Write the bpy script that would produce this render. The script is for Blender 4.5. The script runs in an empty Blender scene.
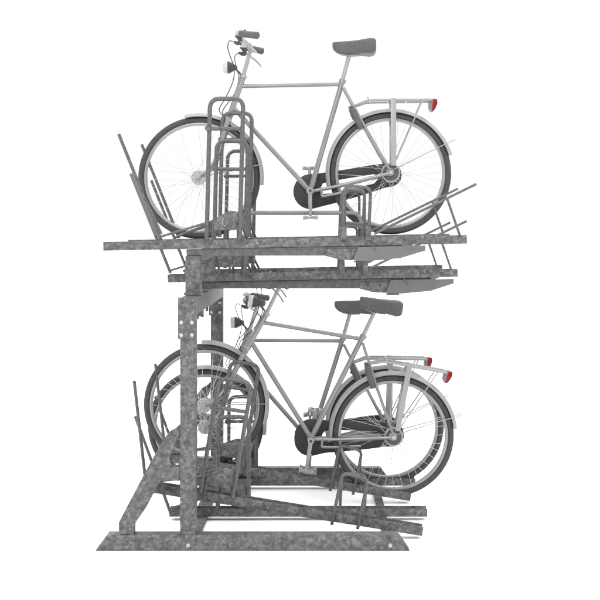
import bpy, bmesh, math, random
from mathutils import Vector, Matrix
random.seed(7)
sc = bpy.context.scene
COL = sc.collection
H = 1.525            # eye height of the photograph (m)
CD = 6.75            # distance from the camera to the middle of the rack (m)

# ------------------------------------------------------------------ materials
def nodes(name):
    m = bpy.data.materials.new(name); m.use_nodes = True
    nt = m.node_tree
    return m, nt, nt.nodes['Principled BSDF']

def plain(name, col, rough=.5, metal=0., var=.12, scale=30., spec=.5, bump=0.):
    m, nt, b = nodes(name)
    tc = nt.nodes.new('ShaderNodeTexCoord')
    n = nt.nodes.new('ShaderNodeTexNoise'); n.inputs['Scale'].default_value = scale
    n.inputs['Detail'].default_value = 6
    nt.links.new(tc.outputs['Object'], n.inputs['Vector'])
    r = nt.nodes.new('ShaderNodeValToRGB')
    lo = [max(0, c * (1 - var)) for c in col]; hi = [min(1, c * (1 + var)) for c in col]
    r.color_ramp.elements[0].position = .3; r.color_ramp.elements[0].color = (*lo, 1)
    r.color_ramp.elements[1].position = .7; r.color_ramp.elements[1].color = (*hi, 1)
    nt.links.new(n.outputs['Fac'], r.inputs['Fac'])
    nt.links.new(r.outputs['Color'], b.inputs['Base Color'])
    mr = nt.nodes.new('ShaderNodeMapRange')
    mr.inputs['To Min'].default_value = max(.05, rough - .08); mr.inputs['To Max'].default_value = min(1, rough + .08)
    nt.links.new(n.outputs['Fac'], mr.inputs['Value']); nt.links.new(mr.outputs['Result'], b.inputs['Roughness'])
    b.inputs['Metallic'].default_value = metal
    b.inputs['Specular IOR Level'].default_value = spec
    if bump:
        bp_ = nt.nodes.new('ShaderNodeBump'); bp_.inputs['Strength'].default_value = bump
        bp_.inputs['Distance'].default_value = .002
        nt.links.new(n.outputs['Fac'], bp_.inputs['Height']); nt.links.new(bp_.outputs['Normal'], b.inputs['Normal'])
    return m

def galvanised(name, lo, mid, hi):
    """hot-dip zinc: cloudy mottling, small crystal flakes, a few pale runs"""
    m, nt, b = nodes(name)
    N = nt.nodes.new; L = nt.links.new
    tc = N('ShaderNodeTexCoord')
    n1 = N('ShaderNodeTexNoise'); n1.inputs['Scale'].default_value = 33; n1.inputs['Detail'].default_value = 8
    n1.inputs['Roughness'].default_value = .68; n1.inputs['Distortion'].default_value = .6
    L(tc.outputs['Object'], n1.inputs['Vector'])
    v = N('ShaderNodeTexVoronoi'); v.inputs['Scale'].default_value = 75
    mixv = N('ShaderNodeMix'); mixv.data_type = 'VECTOR'; mixv.inputs['Factor'].default_value = .04
    L(tc.outputs['Object'], mixv.inputs[4]); L(n1.outputs['Color'], mixv.inputs[5])
    L(mixv.outputs[1], v.inputs['Vector'])
    sep = N('ShaderNodeSeparateColor'); L(v.outputs['Color'], sep.inputs['Color'])
    add = N('ShaderNodeMath'); add.operation = 'MULTIPLY_ADD'
    add.inputs[1].default_value = .16
    L(sep.outputs['Red'], add.inputs[0]); L(n1.outputs['Fac'], add.inputs[2])
    r = N('ShaderNodeValToRGB')
    e = r.color_ramp.elements
    e[0].position = .38; e[0].color = (*lo, 1)
    e[1].position = .78; e[1].color = (*hi, 1)
    k = e.new(.57); k.color = (*mid, 1)
    L(add.outputs['Value'], r.inputs['Fac'])
    n2 = N('ShaderNodeTexNoise'); n2.inputs['Scale'].default_value = 55; n2.inputs['Detail'].default_value = 4
    mp = N('ShaderNodeMapping'); mp.inputs['Location'].default_value = (3.1, 7.7, 1.3)
    L(tc.outputs['Object'], mp.inputs['Vector']); L(mp.outputs['Vector'], n2.inputs['Vector'])
    st = N('ShaderNodeMapRange'); st.inputs['From Min'].default_value = .62; st.inputs['From Max'].default_value = .74
    st.inputs['To Max'].default_value = .75
    L(n2.outputs['Fac'], st.inputs['Value'])
    mx = N('ShaderNodeMix'); mx.data_type = 'RGBA'
    L(st.outputs['Result'], mx.inputs['Factor']); L(r.outputs['Color'], mx.inputs[6])
    mx.inputs[7].default_value = (hi[0] * 1.35, hi[1] * 1.35, hi[2] * 1.36, 1)
    L(mx.outputs[2], b.inputs['Base Color'])
    rr = N('ShaderNodeMapRange'); rr.inputs['To Min'].default_value = .42; rr.inputs['To Max'].default_value = .68
    L(add.outputs['Value'], rr.inputs['Value']); L(rr.outputs['Result'], b.inputs['Roughness'])
    b.inputs['Metallic'].default_value = .25
    bm_ = N('ShaderNodeBump'); bm_.inputs['Strength'].default_value = .18; bm_.inputs['Distance'].default_value = .0015
    L(n1.outputs['Fac'], bm_.inputs['Height']); L(bm_.outputs['Normal'], b.inputs['Normal'])
    return m

G = .76
M = {
    'zinc':   galvanised('galvanised_steel', (.031, .032, .034), (.071, .073, .076), (.150, .152, .156)),
    'zincdull_shade': galvanised('dull_and_shaded_galvanised_steel', (.040, .041, .043), (.064, .065, .068), (.100, .102, .105)),  # dull finish of the arms; on the cross beam its tone is painted shade
    'rod':    plain('galvanised_rod', (.070, .071, .074), .5, .25, .34, 62, bump=.1),
    'panel':  plain('smooth_grey_sheet', (.092, .092, .097), .55, .1, .10, 14),
    'bar':    plain('pale_galvanised_bar', (.150, .151, .153), .5, .2, .12, 50, bump=.1),
    'bolt':   plain('bright_bolt', (.33, .33, .33), .35, .3, .08, 60),
    'frame':  plain('grey_lacquer', (.172, .174, .174), .22, .25, .06, 8, .7),
    'guard':  plain('pale_grey_lacquer', (.225, .232, .232), .35, .1, .05, 8),
    'silver': plain('silver_alloy', (.245, .245, .245), .32, .35, .06, 25),
    'rim':    plain('polished_rim', (.215, .215, .215), .28, .35, .05, 25),
    'spoke':  plain('stainless_spoke', (.36, .36, .36), .3, .3, .05, 25),
    'tyre':   plain('black_rubber', (.042, .042, .043), .75, 0, .2, 45, .3, .2),
    'case':   plain('black_chain_case', (.020, .020, .021), .5, 0, .12, 12, .4),
    'saddle': plain('dark_grey_saddle', (.064, .064, .065), .62, 0, .14, 50, .4, .3),
    'dark':   plain('dark_plastic', (.036, .036, .037), .55, 0, .12, 30, .4),
    'cable':  plain('cable_sleeve', (.025, .025, .025), .5, 0, .1, 30, .4),
    'lens':   plain('pale_lens', (.36, .365, .36), .18, 0, .04, 60),
    'lampgrey': plain('lamp_housing', (.14, .14, .14), .5, 0, .1, 30),
    'red':    plain('red_reflector', (.17, .001, .003), .3, 0, .12, 90, .25),
    'hubdisc': plain('hub_alloy', (.30, .30, .30), .35, .2, .06, 40),
    'brake':  plain('brake_drum', (.055, .055, .058), .45, .2, .12, 30),
    'floor':  plain('white_studio_floor', (.93, .93, .93), .8, 0, .006, 3, .2),
}

# ------------------------------------------------------------------ mesh builder
class MB:
    def __init__(s): s.v = []; s.f = []; s.mi = []; s.cur = 0
    def add(s, vs, fs):
        o = len(s.v); s.v += [tuple(p) for p in vs]
        s.f += [tuple(o + i for i in f) for f in fs]; s.mi += [s.cur] * len(fs)
        return s
    def box(s, x0, x1, y0, y1, z0, z1):
        return s.prism([(x0, z0), (x1, z0), (x1, z1), (x0, z1)], y0, y1)
    def prism(s, poly, y0, y1):
        """polygon in the x-z plane pulled from y0 to y1"""
        a = sum(poly[i][0] * poly[(i + 1) % len(poly)][1] - poly[(i + 1) % len(poly)][0] * poly[i][1] for i in range(len(poly)))
        if a < 0: poly = poly[::-1]
        n = len(poly)
        vs = [(x, y0, z) for x, z in poly] + [(x, y1, z) for x, z in poly]
        fs = [tuple(range(n)), tuple(range(2 * n - 1, n - 1, -1))]
        fs += [(i, i + n, (i + 1) % n + n, (i + 1) % n) for i in range(n)]
        return s.add(vs, fs)
    def tube(s, pts, r, seg=10, flat=None, cap=True):
        pts = [Vector(p) for p in pts]; n = len(pts)
        rs = r if isinstance(r, (list, tuple)) else [r] * n
        tang = []
        for i in range(n):
            t = (pts[min(i + 1, n - 1)] - pts[max(i - 1, 0)]); tang.append(t.normalized())
        ref = Vector((0, 1, 0)) if abs(tang[0].y) < .9 else Vector((1, 0, 0))
        u = (ref - tang[0] * ref.dot(tang[0])).normalized()
        vs = []
        for i in range(n):
            u = (u - tang[i] * u.dot(tang[i])).normalized(); w = tang[i].cross(u)
            k = 1.
            if 0 < i < n - 1:
                c = (pts[i] - pts[i - 1]).normalized().dot(tang[i]); k = 1 / max(.6, c)
            for j in range(seg):
                a = 2 * math.pi * j / seg
                ru, rw = (rs[i], rs[i]) if not flat else (rs[i] * flat[0], rs[i] * flat[1])
                vs.append(pts[i] + u * (ru * math.cos(a)) + w * (rw * k * math.sin(a)))
        fs = []
        for i in range(n - 1):
            for j in range(seg):
                a, b = i * seg + j, i * seg + (j + 1) % seg
                fs.append((a, b, b + seg, a + seg))
        if cap:
            fs.append(tuple(range(seg - 1, -1, -1))); fs.append(tuple((n - 1) * seg + j for j in range(seg)))
        return s.add(vs, fs)
    def sections(s, rings):
        """loft closed rings of equal length"""
        n = len(rings[0]); vs = [p for r in rings for p in r]; fs = []
        for i in range(len(rings) - 1):
            for j in range(n):
                a, b = i * n + j, i * n + (j + 1) % n
                fs.append((a, b, b + n, a + n))
        fs.append(tuple(range(n - 1, -1, -1))); fs.append(tuple((len(rings) - 1) * n + j for j in range(n)))
        return s.add(vs, fs)
    def lathe_y(s, cx, cz, prof, seg=40, a0=0., a1=None):
        """profile of (radius, y) turned round the y axis through (cx, cz); closed profile"""
        full = a1 is None
        if full: a1 = a0 + 2 * math.pi
        m = seg if full else seg + 1; n = len(prof); vs = []; fs = []
        for i in range(m):
            a = a0 + (a1 - a0) * i / seg
            for r, y in prof: vs.append((cx + r * math.cos(a), y, cz + r * math.sin(a)))
        for i in range(seg):
            for j in range(n):
                p, q = i * n, ((i + 1) % m) * n
                fs.append((p + j, p + (j + 1) % n, q + (j + 1) % n, q + j))
        if not full:
            fs.append(tuple(range(n - 1, -1, -1))); fs.append(tuple((m - 1) * n + j for j in range(n)))
        return s.add(vs, fs)
    def disc_y(s, cx, cz, r, y0, y1, seg=24, ch=.0):
        c = min(ch, abs(y1 - y0) * .45)
        return s.sections([[(cx + q * math.cos(2 * math.pi * j / seg), y, cz + q * math.sin(2 * math.pi * j / seg)) for j in range(seg)]
                           for q, y in ((r - c, y0), (r, y0 + c), (r, y1 - c), (r - c, y1))] if c else
                          [[(cx + r * math.cos(2 * math.pi * j / seg), y, cz + r * math.sin(2 * math.pi * j / seg)) for j in range(seg)] for y in (y0, y1)])
    def build(s, name, mat, parent=None, bevel=0., xf=None, ang=38):
        me = bpy.data.meshes.new(name)
        vs = [xf @ Vector(p) for p in s.v] if xf else s.v
        me.from_pydata([tuple(p) for p in vs], [], s.f); me.update()
        mats = mat if isinstance(mat, list) else [mat]
        for mm in mats: me.materials.append(M[mm])
        for p, i in zip(me.polygons, s.mi): p.material_index = i
        bm = bmesh.new(); bm.from_mesh(me); bmesh.ops.recalc_face_normals(bm, faces=bm.faces)
        if bevel:
            ed = [e for e in bm.edges if len(e.link_faces) == 2 and e.calc_face_angle(0) > math.radians(28)]
            bmesh.ops.bevel(bm, geom=ed, offset=bevel, segments=2, affect='EDGES', profile=.6, clamp_overlap=True)
        bm.to_mesh(me); bm.free()
        for p in me.polygons: p.use_smooth = True
        me.set_sharp_from_angle(angle=math.radians(ang))
        o = bpy.data.objects.new(name, me); COL.objects.link(o)
        if parent: o.parent = parent
        return o

def rounded(pts, rad, n=6):
    """polyline with its inner corners rounded"""
    pts = [Vector(p) for p in pts]; out = [pts[0]]
    for i in range(1, len(pts) - 1):
        a, b, c = pts[i - 1], pts[i], pts[i + 1]
        r = min(rad, (a - b).length * .48, (c - b).length * .48)
        p, q = b + (a - b).normalized() * r, b + (c - b).normalized() * r
        for k in range(n + 1):
            t = k / n; out.append(p * (1 - t) ** 2 + b * 2 * t * (1 - t) + q * t * t)
    out.append(pts[-1]); return out

def spline(pts, n=6):
    P = [Vector(p) for p in pts]; P = [P[0] * 2 - P[1]] + P + [P[-1] * 2 - P[-2]]; out = []
    for i in range(1, len(P) - 2):
        a, b, c, d = P[i - 1:i + 3]
        for k in range(n):
            t = k / n
            out.append(.5 * ((2 * b) + (c - a) * t + (2 * a - 5 * b + 4 * c - d) * t * t + (3 * b - a - 3 * c + d) * t ** 3))
    out.append(P[-2]); return out

def thing(name, loc, label, cat, group=None):
    o = bpy.data.objects.new(name, None); COL.objects.link(o); o.location = loc
    o.empty_display_size = .2
    o['label'] = label; o['category'] = cat
    if group: o['group'] = group
    return o

# ------------------------------------------------------------------ the studio floor
g = MB()
xs = [-60, 60]; g.add([(-60, -30, 0), (60, -30, 0), (60, 90, 0), (-60, 90, 0)], [(0, 1, 2, 3)])
fl = g.build('ground', 'floor'); fl['kind'] = 'structure'

# ------------------------------------------------------------------ THE RACK
rack = thing('bicycle_rack', (0, 0, 0),
             'two-tier galvanised steel bicycle rack on slant-ended floor beams, with sloping rails and hoops', 'bicycle rack')
TIERS = [-.6, -.2, .2, .6]          # the four parking lanes, near to far

def floor_beam(y0, y1):
    p = [(-1.0695, 0), (.441, 0), (.386, .077), (-1.012, .077)]
    MB().prism(p, y0, y1).build('floor_beam', 'zinc', rack, .003)
floor_beam(-.85, -.776); floor_beam(.83, .904)

def bolt(x, y, z, r=.0095, par=rack):
    m = MB()
    seg = 12
    rings = [[(x + q * math.cos(2 * math.pi * j / seg), yy, z + q * math.sin(2 * math.pi * j / seg)) for j in range(seg)]
             for q, yy in ((r, y + .004), (r, y - .002), (r * .8, y - .006), (r * .35, y - .008))]
    m.sections(rings).build('bolt', 'bolt', par)

def post(yf):
    MB().box(-.662, -.5865, yf, yf + .076, .077, 1.214).build('post', 'zinc', rack, .004)
    pl = MB().box(-.672, -.5875, yf - .008, yf - .0005, 1.0166, 1.216).build('end_plate', 'zinc', rack, .002)
    for z in (1.096, 1.036):
        for x in (-.655, -.604): bolt(x, yf - .008, z, .0105)
    for x in (-.652, -.602):
        MB().disc_y(x, 1.19, .006, yf - .0095, yf - .006, 12).build('bolt_hole', 'dark', pl)
post(-.85); post(.83)
for x in (-.623, .347): bolt(x, -.85, .026, .011)

def brace(yf):
    # bent square tube from the floor beam up to the post
    p = [(-.957, .077), (-.957, .135), (-.815, .405), (-.742, .535), (-.715, .568), (-.690, .580), (-.6625, .606),
         (-.6625, .56), (-.688, .50), (-.70, .475), (-.713, .44), (-.7, .405), (-.6625, .40), (-.6625, .335), (-.755, .335), (-.785, .285), (-.83, .20), (-.885, .12), (-.885, .077)]
    MB().prism(p, yf + .006, yf + .07).build('brace', 'zinc', rack, .004)
brace(-.85); brace(.83)

MB().box(-.6615, -.587, -.773, .829, 1.13, 1.2145).build('cross_beam', 'zincdull_shade', rack, .003)  # duller zinc puts the shade of the side face into the colour
# small lugs and bolt ends that hang under the cross beam
for x, y, l in ((-.60, -.62, .035), (-.60, -.52, .028), (-.597, -.40, .04), (-.6, -.1, .03), (-.6, .3, .03)):
    MB().tube([(x, y, 1.131), (x, y, 1.131 - l)], .008, 8).build('hanging_lug', 'zinc', rack)
for x0, x1 in ((-.662, -.59), (.322, .365)):
    MB().box(x0, x1, -.775, .829, .002, .021).build('floor_strip', 'zinc', rack, .002)

# ---- pieces shared by all lanes -------------------------------------------------
def shear(x, z, org, ang):
    c, s_ = math.cos(ang), math.sin(ang)
    return (x * c - z * s_, x * s_ + z * c + org)

def lane_fittings(root, y, z0, ang, hoop, hooptop, bar, shift, plate, rear, rear_h, clamp):
    """front stop bar, front wheel hoop with its plate, rear wheel hoop; (x, z) measured along the rail from x = 0"""
    X = lambda x, z: shear(x, z, z0, ang)
    def pt(x, z, yy): a, b = X(x, z); return (a, yy, b)
    yn = y - .052; yf = y + .052
    # stop bar in front of the wheel
    (x0, h0), (x1, h1) = bar
    d = Vector((x1 - x0, 0, h1 - h0)); nx = Vector((-d.z, 0, d.x)).normalized()
    m = MB()
    m.tube([pt(x0 + shift, h0, y), pt((x0 + x1) / 2 + shift, (h0 + h1) / 2, y), pt(x1 + shift, h1, y)], .0085, 8)
    fb = m.build('stop_bar', 'rod', root)
    if clamp == 'flat':      # low upper trays: the lower part of the bar carries a folded sheet
        m = MB()
        e = Vector((x1 - x0, h1 - h0)); f = .60
        q = [(x0 - .002, h0), (x0 + .020, h0 + .006), (x0 + e.x * f + .044, h0 + e.y * f), (x0 + e.x * f + .002, h0 + e.y * f - .014)]
        m.prism([X(a, b) for a, b in q], y - .024, y - .0095).build('stop_sheet', 'panel', fb, .002)
    # struts from the foot of the bar to the plate
    MB().tube([pt(x1 + shift, .005, yn), pt(plate[0][0], plate[0][1], yn)], .006, 7).build('strut', 'rod', root)
    MB().tube([pt(x1 + shift + .06, .0, yf), pt(plate[0][0] + .06, plate[0][1] + .02, yf)], .006, 7).build('strut', 'rod', root)
    # hoop
    (lb, lt, rt, rb) = hoop
    m = MB()
    path = rounded([pt(lb, -.005, yn), pt(lt, hooptop, yn), pt(rt, hooptop, yn), pt(rb, -.005, yn)], .05, 7)
    m.tube(path, .0113, 10)
    hp = m.build('wheel_hoop', 'rod', root)
    m = MB()
    m.tube([pt(lt - .012, bar_z(hooptop), yn + .004), pt(rt + .002, bar_z(hooptop), yn + .004)], .0098, 8)
    m.tube([pt(lt - .012, bar_z(hooptop), yn - .014), pt(lt - .012, bar_z(hooptop), yn + .03)], .0135, 10)
    m.build('hoop_crossbar', 'rod', hp)
    # folded cradle plates on both sides of the wheel
    for yy, k in ((yn + .012, 0), (yf - .012, 1)):
        m = MB(); m.prism([X(a, b) for a, b in plate], yy, yy + .005)
        m.build('cradle_plate', 'zinc', root, .0015)
    # short legs of the cradle
    xl = plate[0][0] + .03; xr = plate[-2][0]
    for a, b, yy in ((xl, xl, yn + .014), (xl + .07, xl + .07, yf - .012), (xr - .03, xr + .006, yn + .014), (xr - .012, xr + .022, yf - .012)):
        MB().tube([pt(a, plate[-1][1] + .035, yy), pt(b, -.012, yy)], .007, 8).build('cradle_leg', 'rod', root)
    # rear hoop
    (ra, rb2, ext) = rear
    m = MB()
    yl = y - .05
    m.tube(rounded([pt(ra - .012, -ext, yl), pt(ra, rear_h, yl), pt(rb2, rear_h - .012, yl), pt(rb2 - .012, -ext, yl)], .035, 6), .0085, 10)
    rh = m.build('rear_hoop', 'rod', root)
    return pt, X, rh

def bar_z(top): return top - .148

def channel(root, name, y, z0, ang, xa, xb, hgt, floor_z, mat='zinc', w=.035):
    """open channel with upright side walls; floor_z measured down from the top edge"""
    t = .0035
    prof = [(-w, 0), (-w + t, 0), (-w + t, -floor_z), (w - t, -floor_z), (w - t, 0), (w, 0), (w, -hgt), (-w, -hgt)]
    if floor_z > hgt * .55:
        pass
    m = MB(); rings = []
    for x in (xa, xb):
        rings.append([(shear(x, zz, z0, ang)[0], y + yy, shear(x, zz, z0, ang)[1]) for yy, zz in prof])
    return m.sections(rings).build(name, mat, root, .0012)

# ---- upper tier ---------------------------------------------------------------
TILT = math.atan(.0194)
def upper_lane(k, y, high):
    z0 = (H - .0243) if high else (H - .2043)
    if k == 2: z0 += .006
    xa = -1.068 if high else -.797
    tray = channel(rack, 'upper_tray', y, z0, TILT, xa, .74, .0425, .007)
    plate = [(-.555, .074), (-.455, .128), (-.435, .136), (-.395, .130), (-.378, .120), (-.375, .04), (-.555, .036)]
    if not high: plate[-2:] = [(-.375, .022), (-.555, .022)]
    pt, X, rh = lane_fittings(tray, y, z0, 0., (-.552, -.535, -.37, -.388), .690, ((-.9965, .519), (-.785, -.01)), 0.,
                              plate, (.132, .262, .0), .26, 'flat' if k == 1 else '')
    for x in (.128, .250):
        MB().box(x - .014, x + .014, y - .066, y - .036, z0 - .01, z0 + .058).build('hoop_sleeve', 'zinc', rh, .003)
    # second, lower hoop on the far side of the rear wheel
    m = MB()
    m.tube(rounded([pt(.135, 0, y + .05), pt(.135, .245, y + .05), pt(.235, .24, y + .05), pt(.235, 0, y + .05)], .03, 6), .0075, 8)
    m.build('rear_hoop', 'rod', tray)
    # pull handle at the open end
    m = MB()
    m.tube([pt(.2785, .02, y - .05), pt(.785, .267, y - .05)], .0065, 8)
    m.tube([pt(.64, .196, y - .05), pt(.7035, .012, y - .05)], .006, 8)
    m.build('pull_handle', 'rod', tray)
    # fixed arm below the tray
    zb = (H - .1135) if high else (H - .295)
    xl = -.655 if high else -.66
    xr = .42 if high else .60
    off = -.0445
    za, zc = z0 + xl * .0194 + off, z0 + xr * .0194 + off
    arm = MB().prism([(xl, zb), (xr, zb), (xr, zc), (xl, za)], y - .027, y + .027).build('fixed_arm', 'zincdull_shade', rack, .002)
    sx = 0 if high else .185
    # galvanised carrier under the arm and smooth cover over the tray spring
    zt = z0 - .047
    b = [(.035, zb - .0005), (.10, zb - .018), (.17, zb - .023), (.205, zb + .02), (.205, zb + .035), (.035, zb + .035)]
    MB().prism([(a + sx, c) for a, c in b], y - .0335, y - .0275).build('arm_bracket', 'zinc', arm, .0015)
    c = [(.172, zb - .023), (.20, zt + .002), (.533, zt + .009), (.533, zt - .016), (.41, zb - .012), (.245, zb - .027)]
    c = [(a + sx, q) for a, q in c]
    MB().prism(c, y - .043, y - .036).build('spring_cover', 'panel', arm, .002)
    MB().box(.178 + sx, .245 + sx, y - .041, y + .03, zb - .033, zb - .0275).build('cover_lip', 'dark', arm, .001)
    MB().tube([(.265 + sx, y - .046, zt + .018), (.285 + sx, y - .046, zt - .015)], .0045, 6).build('latch', 'rod', arm)
    if high:
        MB().box(-.66, -.5825, y - .038, y + .038, 1.2165, zb - .001).build('riser_post', 'zinc', rack, .003)
        MB().box(-.6675, -.577, y - .042, y + .042, 1.2155, 1.228).build('riser_foot', 'zinc', rack, .003)
    if k == 2:   # the occupied high tray: long bar between front cradle and rear hoop
        m = MB()
        m.tube(rounded([(-.40, y - .05, H + .113), (.225, y - .05, H + .113), (.25, y - .05, H + .045), (.25, y - .05, z0)], .05, 7), .0122, 10)
        m.build('locking_bar', 'bar', tray)
    return tray
for k, y in enumerate(TIERS): upper_lane(k, y, k % 2 == 0)

# ---- lower tier ---------------------------------------------------------------
SL = -math.atan(.1607)
def lower_lane(k, y, sloped):
    if sloped:
        z0, ang, xa, xb = .1475, SL, -.863, .5315
        rail = channel(rack, 'lower_rail', y, z0, ang, xa, xb, .046, .0425)
        plate = [(-.60, .074), (-.50, .128), (-.48, .136), (-.43, .126), (-.428, .036), (-.60, .036)]
        lane_fittings(rail, y, z0, ang, (-.59, -.587, -.4245, -.427), .575, ((-.974, .485), (-.83, -.03)), -.035,
                      plate, (.090, .220, .058), .205, 's')
        # upright riser that carries the raised end
        MB().box(-.66, -.625, y - .03, y + .03, .0215, .195).build('rail_riser', 'zinc', rail, .002)
    else:
        z0, ang, xa, xb = .0645, 0., -.788, .579
        rail = channel(rack, 'lower_rail', y, z0, ang, xa, xb, .0425, .039)
        plate = [(-.555, .074), (-.455, .128), (-.435, .136), (-.395, .130), (-.378, .120), (-.375, .036), (-.555, .036)]
        lane_fittings(rail, y, z0, ang, (-.53, -.528, -.366, -.366), .489, ((-.974, .485), (-.785, -.03)), 0.,
                      plate, (.126, .256, .028), .192, 'f')
for k, y in enumerate(TIERS): lower_lane(k, y, k % 2 == 0)

# ------------------------------------------------------------------ THE BICYCLE
S = 177.
TA = math.atan(4.5 / 190.9)
def q(px, py):
    dx, dz = (px - 199.3) / S, (176.5 - py) / S
    return (dx * math.cos(TA) + dz * math.sin(TA), -dx * math.sin(TA) + dz * math.cos(TA))
R = .345; WB = 190.95 / S
def b3(px, py, y=0.): a, z = q(px, py); return (a, y, z + R)     # front hub over the origin, tyres on z = 0

def wheel(root, cx, cz, rear):
    m = MB()
    rim = m.lathe_y(cx, cz, [(.3105, -.012), (.306, -.0135), (.2955, -.010), (.2925, 0), (.2955, .010), (.306, .0135), (.3105, .012), (.306, 0)], 72).build('wheel', 'rim', root)
    m = MB(); pr = []
    for j in range(14):
        a = 2 * math.pi * j / 14; pr.append((.3265 + .0185 * math.cos(a), .0195 * math.sin(a)))
    m.lathe_y(cx, cz, pr, 96)
    # tread knobs shallow enough to read as a tread only
    m.build('tyre', 'tyre', rim)
    m = MB(); hr = .026 if rear else .03; hy = .034
    nsp = 36
    for i in range(nsp):
        a = 2 * math.pi * i / nsp; sg = 1 if i % 2 else -1
        off = (1 if (i // 2) % 2 else -1) * math.radians(62 if rear else 50)
        p = (cx + hr * math.cos(a + off), sg * hy, cz + hr * math.sin(a + off))
        e = (cx + .294 * math.cos(a), sg * .004, cz + .294 * math.sin(a))
        m.tube([p, e], .0013, 5)
    m.build('spokes', 'spoke', rim)
    m = MB()
    m.disc_y(cx, cz, .017, -.056, .056, 18)
    for sy in (-hy, hy): m.disc_y(cx, cz, hr + .006, sy - .002, sy + .002, 28)
    m.disc_y(cx, cz, .009, -.085, .085, 10)
    hub = m.build('hub', 'silver', rim)
    return rim, hub, hub

def mudguard(root, cx, cz, a0, a1, r=.3455):
    n = 46; rings = []
    prof = []
    K = 8
    for j in range(K + 1):
        t = -1 + 2 * j / K; prof.append((r + .0205 * (1 - abs(t) ** 2.6), .031 * t))
    inner = [(p[0] - .0022, p[1] * .94) for p in prof[::-1]]
    MBm = MB().lathe_y(cx, cz, prof + inner, n, math.radians(a0), math.radians(a1))
    return MBm.build('mudguard', 'guard', root, ang=50)

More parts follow.
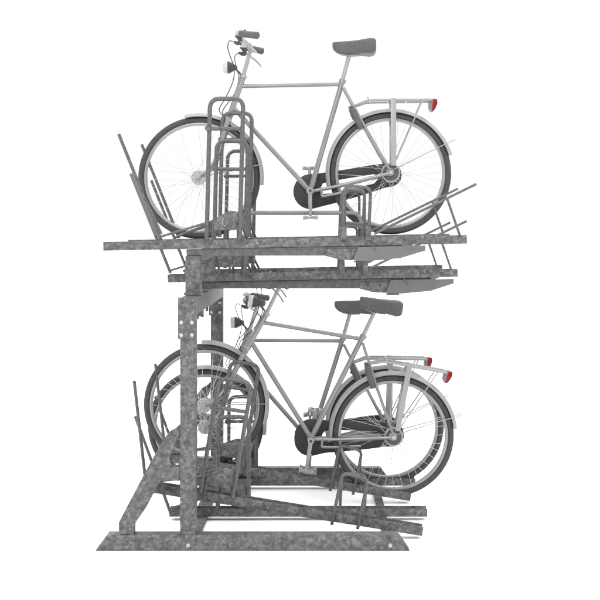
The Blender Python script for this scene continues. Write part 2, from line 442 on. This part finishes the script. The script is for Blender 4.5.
def make_bike():
    root = thing('city_bicycle', (0, 0, 0), '', 'bicycle', 'city bicycles parked in the rack')
    fx, fz = 0., R; rx, rz = WB, R
    tl = math.radians(0)
    # ---- wheels
    fr, fhub, _ = wheel(root, fx, fz, False); rr, rhub, _ = wheel(root, rx, rz, True)
    m = MB(); m.disc_y(fx, fz, .042, -.052, -.038, 32, .003); m.disc_y(fx, fz, .014, -.07, -.05, 14)
    m.build('hub_disc', 'hubdisc', fr)
    m = MB()
    for i in range(9):
        a = i * 2 * math.pi / 9
        m.disc_y(fx + .03 * math.cos(a), fz + .03 * math.sin(a), .0035, -.0535, -.0515, 8)
    m.tube([(fx, -.0525, fz), (fx - .012, -.0525, fz - .016)], .004, 6)
    m.build('hub_cap', 'lampgrey', fhub)
    m = MB(); m.disc_y(rx, rz, .0495, -.056, -.03, 34, .004); m.build('brake_drum', 'brake', rr)
    m = MB(); m.lathe_y(rx, rz, [(.0535, -.05), (.0535, -.032), (.0455, -.032), (.0455, -.0585), (.0515, -.0585)], 40)
    m.build('drum_ring', 'silver', rhub)
    m = MB(); m.disc_y(rx - .001, rz, .011, -.09, -.058, 14, .002); m.build('axle_nut', 'bolt', rhub)
    # ---- frame
    m = MB()
    bb = b3(310.2, 190); st = b3(341.5, 83)
    ht0, ht1 = b3(243.0, 76), b3(231.0, 111.5)
    m.tube([ht0, ht1], .0175, 14)
    m.tube([b3(241, 85), st], .0118, 14)                   # top tube
    m.tube([b3(233.2, 106), bb], .0138, 14)                # down tube
    m.tube([bb, b3(342.5, 79.5)], .0150, 14)               # seat tube
    m.disc_y(bb[0], bb[2], .022, -.035, .035, 22, .003)    # bottom bracket
    m.disc_y(st[0], st[2] + .006, .0, 0, 0, 3) if False else None
    for sy in (-1, 1):
        m.tube([b3(343.5, 87, sy * .018), b3(365, 127, sy * .044), b3(389, 169, sy * .066)], .0088, 10)     # seat stay
        m.tube([b3(312, 190, sy * .02), b3(338, 185, sy * .036), b3(389, 172.5, sy * .066)], .0098, 10)       # chain stay
        m.prism([b3xz(385.5, 169.5), b3xz(388.5, 166.5), b3xz(393, 168.5), b3xz(393.5, 174), b3xz(390, 175.5), b3xz(386, 175)], sy * .066 - .003, sy * .066 + .003)
    m.build('frame', 'frame', root)
    m = MB(); c = Vector(b3(342.3, 80.5)); d = (Vector(b3(349, 56)) - c).normalized()
    m.tube([c - d * .012, c + d * .012], .0195, 14); m.tube([c + Vector((.016, -.014, 0)), c + Vector((.016, .014, 0))], .007, 8)
    m.build('seat_clamp', 'frame', root)
    # ---- fork
    m = MB()
    m.tube([b3(233.6, 104), b3(227.5, 123)], .0165, 12)
    cr = b3(228.8, 119)
    m.tube([b3(228.8, 119, -.05), b3(228.8, 119, .05)], .0145, 10)
    for sy in (-1, 1):
        m.tube(spline([b3(228.8, 118, sy * .05), b3(222.5, 139, sy * .054), b3(217.5, 156, sy * .056), b3(210.5, 168, sy * .056), b3(200, 176.2, sy * .056)], 5),
               [.0155 - .0075 * i / 20 for i in range(21)], 12)
    fk = m.build('fork', 'frame', root)
    for p in (b3(243.4, 75.4), b3(230.8, 112.4)):
        dd = (Vector(ht0) - Vector(ht1)).normalized()
        MB().tube([Vector(p) - dd * .008, Vector(p) + dd * .008], .0205, 16).build('headset', 'silver', fk)
    # ---- stem and handlebar
    m = MB()
    m.tube([b3(243.5, 74.5), b3(250.2, 50)], .0118, 12)
    m.tube(spline([b3(250.2, 51), b3(251, 47.5), b3(249.6, 45)], 4), .0125, 12)
    m.tube([b3(249.5, 45, -.024), b3(249.5, 45, .024)], .017, 14)
    stem = m.build('stem', 'silver', root)
    m = MB()
    half = [(249.5, 45, .0), (247.5, 43.6, .05), (243.2, 41, .12), (239.8, 39.4, .19), (241.5, 39.2, .235), (249, 40.5, .268), (260, 42.4, .29)]
    pts = [b3(a, b, -c) for a, b, c in half[::-1]] + [b3(a, b, c) for a, b, c in half[1:]]
    m.tube(spline(pts, 5), .0108, 12)
    hb = m.build('handlebar', 'silver', root)
    for sy in (-1, 1):
        m = MB()
        g0, g1 = Vector(b3(242.5, 39.4, sy * .243)), Vector(b3(261, 42.5, sy * .291))
        d = (g1 - g0)
        m.tube([g0, g0 + d * .05, g0 + d * .3, g0 + d * .7, g0 + d * .96, g1], [.0175, .0195, .0182, .0190, .0195, .0145], 14)
        m.build('grip', 'saddle', hb)
        # brake lever: perch, pivot, blade
        m = MB()
        P = [b3(239.6, 39.4, sy * .205), b3(242.2, 43.5, sy * .207), b3(243.5, 47.8, sy * .205)]
        m.tube(P, [.0165, .013, .010], 10)
        m.tube([b3(243.5, 47.2, sy * .205), b3(239.5, 47.5, sy * .20), b3(236.5, 46.2, sy * .197)], [.012, .011, .007], 10)
        bl = m.build('brake_perch', 'dark', hb)
        m = MB()
        m.tube(spline([b3(243.5, 46.5, sy * .212), b3(247.6, 49.0, sy * .235), b3(253.5, 53.0, sy * .262), b3(258.8, 58.4, sy * .275)], 5), .0062, 8, flat=(1.5, .9))
        m.build('brake_lever', 'silver', bl)
    # bell on the near side
    bx, by, bz = b3(241.0, 36.0, -.17)
    m = MB(); seg = 18
    m.sections([[(bx + r_ * math.cos(2 * math.pi * j / seg), by + r_ * math.sin(2 * math.pi * j / seg), bz + dz) for j in range(seg)]
                for r_, dz in ((.020, -.004), (.0215, .002), (.0185, .012), (.012, .018), (.004, .0205))])
    bell = m.build('bell', 'lens', hb)
    m = MB(); m.tube([(bx, by, bz - .016), (bx, by, bz - .003)], .009, 8); m.tube([(bx + .016, by, bz - .002), (bx + .034, by - .006, bz + .012), (bx + .036, by - .006, bz + .006)], .0045, 6)
    m.build('bell_thumb', 'dark', bell)
    # cables
    for sy, e, rad in ((-1, (222.3, 110, .02), .0027), (1, (226.5, 117, .02), .0027)):
        m = MB()
        if sy < 0: P = [(236.5, 46.2, -.197), (231.5, 44.5, -.17), (229.4, 50, -.12), (231.5, 58, -.07), (234.5, 67, -.04), (233.5, 80, -.03), (226, 97, -.03), (219.8, 107.5, -.03), (221.5, 113, -.035), (227, 118, -.04)]
        else: P = [(236.5, 46.2, .197), (232.8, 50.5, .17), (234, 59, .10), (237, 69, .05), (238.5, 77, .03), (234, 92, .03), (226, 103, .03), (222, 110, .035), (224, 115.5, .04), (227.5, 119, .045)]
        m.tube(spline([b3(*p) for p in P], 5), rad, 6)
        m.build('cable', 'cable', root)
    m = MB(); m.tube(spline([b3(228, 120, -.058), b3(222, 142, -.066), b3(215, 163, -.066), b3(205, 173, -.06)], 5), .002, 6)
    m.build('cable', 'cable', root)
    # ---- headlight
    hx, hy_, hz = b3(237.2, 66)
    m = MB(); seg = 20
    prof = [(.0, .008), (-.012, .015), (-.03, .027), (-.046, .0345), (-.053, .0355)]
    ca = math.radians(4)
    m.sections([[(hx + dx, r_ * math.cos(2 * math.pi * j / seg), hz + r_ * 1.0 * math.sin(2 * math.pi * j / seg)) for j in range(seg)] for dx, r_ in prof])
    m.tube([(hx - .012, 0, hz - .008), b3(239.5, 71.5), b3(243.5, 77.5)], .0055, 8)
    hl = m.build('headlight', 'dark', root)
    m = MB()
    m.sections([[(hx + dx, r_ * math.cos(2 * math.pi * j / seg), hz + r_ * math.sin(2 * math.pi * j / seg)) for j in range(seg)]
                for dx, r_ in ((-.0535, .0362), (-.066, .0362), (-.076, .034), (-.080, .028))])
    m.build('lens', 'lens', hl)
    # ---- mudguards
    fm = mudguard(root, fx, fz, -8, 102)
    rm = mudguard(root, rx, rz, 15.5, 192.5)
    for sy in (-1, 1):
        m = MB(); m.tube([b3(204.5, 174.6, sy * .06), b3(246, 166.5, sy * .034), b3(262, 163.4, sy * .028)], .0026, 6); m.build('mudguard_stay', 'silver', fm)
        m = MB(); m.tube([b3(393.5, 168.4, sy * .066), b3(430, 150.2, sy * .034), b3(455, 138.4, sy * .026)], .0028, 6); m.build('mudguard_stay', 'silver', rm)
    # ---- chain case on the far side, hockey-stick ring with an open middle
    yc0, yc1 = .052, .078
    outer = []
    c0 = (310.8, 190.0); r0 = 17.8
    for i in range(13):
        a = math.radians(82 + 188 * i / 12); outer.append((c0[0] + r0 * math.cos(a), c0[1] - r0 * math.sin(a)))
    outer += [(340, 200.3), (370, 191.4), (386, 186.0)]
    c1 = (390.5, 173.2); r1 = 12
    for i in range(8):
        a = math.radians(-72 + 160 * i / 7); outer.append((c1[0] + r1 * math.cos(a), c1[1] - r1 * math.sin(a)))
    outer += [(372, 163.2), (345, 167.8)]
    hole = [(320.5, 186.5), (323, 181.5), (340, 178), (360, 174.6), (374, 172.4), (378, 173.4), (378.3, 177.5), (374.5, 181.8), (350, 187.8), (330, 191.8), (323.0, 192.3)]
    root_case = plate_with_hole([b3xz(*p) for p in outer], [b3xz(*p) for p in hole], yc0, yc1)
    root_case.build('chain_case', 'case', root, .0025)
    # ---- cranks and pedals
    for sy in (-1, 1):
        m = MB()
        tip = b3(310.6, 216.6, sy * .092) if sy < 0 else b3(309.4, 165.6, sy * .100)
        base = b3(310.2, 190, sy * .083)
        if sy > 0: base = b3(310.2, 190, .092)
        m.tube([base, tip], [.0125, .0085], 12, flat=(.75, 1.0))
        m.tube([(base[0], base[1] - .014, base[2]), (base[0], base[1] + .012, base[2])], .017, 16)
        ck = m.build('crank_arm', 'silver', root)
        m = MB(); m.tube([(base[0], base[1] + sy * .0125, base[2]), (base[0], base[1] + sy * .0165, base[2])], .0085, 12); m.build('crank_bolt', 'dark', ck)
        m = MB()
        x, z = tip[0], tip[2]; ya, yb = tip[1] + sy * .012, tip[1] + sy * .105
        m.tube([(x, tip[1] - sy * .004, z), (x, yb, z)], .007, 10)
        lo, hi = min(ya, yb), max(ya, yb)
        for dx in (-.031, .031): m.box(x + dx - .0095, x + dx + .0095, lo, hi, z - .011, z + .011)
        m.box(x - .0215, x + .0215, lo + .002, lo + .008, z - .008, z + .008); m.box(x - .0215, x + .0215, hi - .008, hi - .002, z - .008, z + .008)
        m.build('pedal', 'silver', ck, .0015)
    # ---- folded kickstand
    m = MB(); m.tube(rounded([b3(321.5, 187.5, -.03), b3(321.8, 195.6, -.042), b3(340, 192, -.05), b3(360, 187, -.052)], .012, 4), .0075, 8)
    m.build('kickstand', 'frame', root)
    # ---- saddle
    m = MB(); m.tube([b3(341, 85), b3(349.5, 53)], .0125, 14); sp = m.build('seat_post', 'silver', root)
    m = MB(); rings = []
    secs = [(332.4, 42.0, 46.5, .016), (333.6, 41.2, 49.0, .023), (337, 40.9, 52.0, .028), (342, 40.6, 53.2, .033), (350, 40.3, 53.4, .045), (357, 39.9, 53.4, .066), (364, 39.2, 53.6, .090), (370, 38.4, 54.0, .100), (373.4, 38.7, 53.0, .098), (374.9, 39.6, 52.0, .092), (375.4, 40.6, 51, .086)]
    for px, t, bt, w in secs:
        a, zt_ = b3xz(px, t); a2, zb_ = b3xz(px, bt); ring = []
        zc, hh = (zt_ + zb_) / 2, (zt_ - zb_) / 2
        for j in range(24):
            th = 2 * math.pi * j / 24; cs, sn = math.cos(th), math.sin(th)
            ex = .33
            ring.append((a, w * math.copysign(abs(cs) ** ex, cs), zc + hh * math.copysign(abs(sn) ** ex, sn) + (0)))
        rings.append(ring)
    m.sections(rings); sd = m.build('saddle', 'saddle', root, ang=70)
    m = MB()
    for sy in (-1, 1): m.tube([b3(340, 53, sy * .012), b3(349, 54.6, sy * .02), b3(360, 54, sy * .022)], .0035, 6)
    m.build('saddle_rail', 'silver', sd)
    # ---- rear carrier
    m = MB()
    for sy in (-1, 1):
        m.tube(spline([b3(353, 105.4, sy * .03), b3(360, 103, sy * .048), b3(368, 100.3, sy * .064), b3(385, 99.8, sy * .066), b3(410, 99.6, sy * .066), b3(430, 99.4, sy * .064)], 5), .0068, 10)
    for px in (370, 388, 406, 430): m.tube([b3(px, 99.9, -.064), b3(px, 99.9, .064)], .0055, 8)
    m.tube([b3(388, 99.9, 0), b3(430, 99.5, 0)], .005, 8)
    m.tube([b3(369, 100.2, -.02), b3(367.5, 96.2, -.02)], .004, 6)
    ca_ = m.build('carrier', 'guard', root)
    for sy in (-1, 1):
        m = MB(); yy = sy * .072
        m.prism([b3xz(390.0, 98.2), b3xz(395.4, 98.2), b3xz(395.4, 165), b3xz(390.2, 165)], yy - .0035, yy + .0035); m.build('carrier_leg', 'guard', ca_, .0012)
        m = MB(); m.tube([b3(421.5, 100.3, sy * .066), b3(395.5, 160, sy * .072)], .0036, 8); m.build('carrier_strut', 'silver', ca_)
    # tail light
    m = MB()
    pl = [b3xz(*p) for p in ((428.6, 98.6), (434.4, 97.6), (433.0, 105.5), (431.8, 110.2), (430.4, 110.4), (428.6, 107.5))]
    m.prism(pl, -.030, .030); tl_ = m.build('tail_light', 'lampgrey', ca_, .003)
    m = MB()
    pl = [b3xz(*p) for p in ((432.4, 99.2), (434.6, 98.0), (436.8, 98.6), (437.0, 102.5), (435.4, 107.2), (432.9, 110.6), (431.4, 110.9))]
    m.prism(pl, -.033, .033); m.build('red_lens', 'red', tl_, .005)
    # ring lock on the seat stays
    m = MB()
    P = [b3(351.2, 107.4, -.048), b3(353.5, 112, -.05), b3(358.2, 122, -.053), b3(361.2, 128.4, -.053)]
    m.tube(P, [.0135, .0175, .0175, .0135], 14, flat=(.9, 1.))
    P2 = [(p[0], -p[1], p[2]) for p in P]; m.tube(P2, [.0135, .0175, .0175, .0135], 14, flat=(.9, 1.))
    m.tube(spline([b3(351.5, 108, -.048), b3(350, 106.5, 0), b3(351.5, 108, .048)], 5), .010, 10)
    m.tube([b3(352.5, 116, -.058), b3(350.2, 114.6, -.06)], .0055, 8)
    m.build('ring_lock', 'saddle', root)
    return root

def b3xz(px, py): p = b3(px, py); return (p[0], p[2])

def plate_with_hole(outer, hole, y0, y1):
    """flat plate with one opening: the ring is cut into a fan of quads by angle-matched walking"""
    bm = bmesh.new()
    def loop(pts):
        vs = [bm.verts.new((x, y0, z)) for x, z in pts]
        return [bm.edges.new((vs[i], vs[(i + 1) % len(vs)])) for i in range(len(vs))]
    e = loop(outer) + loop(hole)
    bmesh.ops.triangle_fill(bm, use_beauty=True, use_dissolve=False, edges=e)
    r = bmesh.ops.extrude_face_region(bm, geom=bm.faces[:])
    nv = [v for v in r['geom'] if isinstance(v, bmesh.types.BMVert)]
    bmesh.ops.translate(bm, verts=nv, vec=(0, y1 - y0, 0))
    bmesh.ops.recalc_face_normals(bm, faces=bm.faces[:])
    # merge the coplanar triangles so that bevels only touch real edges
    bm.verts.index_update(); bm.verts.ensure_lookup_table()
    m = MB(); m.add([v.co[:] for v in bm.verts], [[v.index for v in f.verts] for f in bm.faces]); bm.free()
    return m

def copy_tree(o, parent=None):
    c = o.copy(); COL.objects.link(c)
    if parent: c.parent = parent
    for ch in [x for x in list(bpy.data.objects) if x.parent == o]: copy_tree(ch, c)
    return c

bike = make_bike()
def place(o, x, y, z_front_hub, tilt):
    """front hub at (x, z), rotated so that the rear hub lies tilt (rad) above the front one"""
    o.rotation_euler = (0, -tilt, 0)
    # origin is on the ground under the front hub
    o.location = (x + R * math.sin(tilt), y, z_front_hub - R * math.cos(tilt))
place(bike, (199.3 - 318) / 177., .2, H + .319 - .007, math.atan(4.5 / 190.9))
bike['label'] = 'grey city bicycle standing alone on the upper tier of the rack'
b2 = copy_tree(bike); place(b2, (204.6 - 318) / 177., .21, .5545, -math.radians(9.3))
b2['label'] = 'grey city bicycle tilted nose up on a raised lower rail, nearer of the lower pair'
b4 = copy_tree(bike); place(b4, (205.6 - 318) / 167.35, .6, .3715, 0.)
b4['label'] = 'grey city bicycle standing level on the lower tier, mostly behind the tilted bicycle'

# ------------------------------------------------------------------ light, world, camera
w = bpy.data.worlds.new('World'); sc.world = w; w.use_nodes = True
bg = w.node_tree.nodes['Background']; bg.inputs['Color'].default_value = (1, 1, 1, 1)
wn = w.node_tree.nodes; wl = w.node_tree.links
wt = wn.new('ShaderNodeTexCoord'); ws = wn.new('ShaderNodeSeparateXYZ'); wr = wn.new('ShaderNodeMapRange')
wr.interpolation_type = 'SMOOTHSTEP'
wr.inputs['From Min'].default_value = .22; wr.inputs['From Max'].default_value = .75
wr.inputs['To Min'].default_value = 1.06; wr.inputs['To Max'].default_value = 3.0
wl.new(wt.outputs['Generated'], ws.inputs['Vector']); wl.new(ws.outputs['Z'], wr.inputs['Value']); wl.new(wr.outputs['Result'], bg.inputs['Strength'])
def area(name, loc, target, size, power):
    l = bpy.data.lights.new(name, 'AREA'); l.shape = 'DISK'; l.size = size; l.energy = power
    o = bpy.data.objects.new(name, l); COL.objects.link(o); o.location = loc
    o.rotation_euler = (Vector(target) - Vector(loc)).to_track_quat('-Z', 'Y').to_euler()
    return o
area('studio_softbox', (-1.2, -6.2, 4.2), (0, 0, 1.2), 1.8, 110)

cam = bpy.data.cameras.new('camera'); co = bpy.data.objects.new('camera', cam); COL.objects.link(co)
co.location = (0, -CD, H); co.rotation_euler = (math.pi / 2, 0, 0)
cam.sensor_width = 36; cam.lens = 1230. / 600 * 36
cam.shift_x = (300 - 318) / 600.; cam.shift_y = -(300 - 233) / 600.
cam.clip_end = 400
sc.camera = co
sc.view_settings.view_transform = 'Standard'; sc.view_settings.look = 'None'
sc.view_settings.gamma = 1; sc.view_settings.exposure = 0
sc.cycles.max_bounces = 6
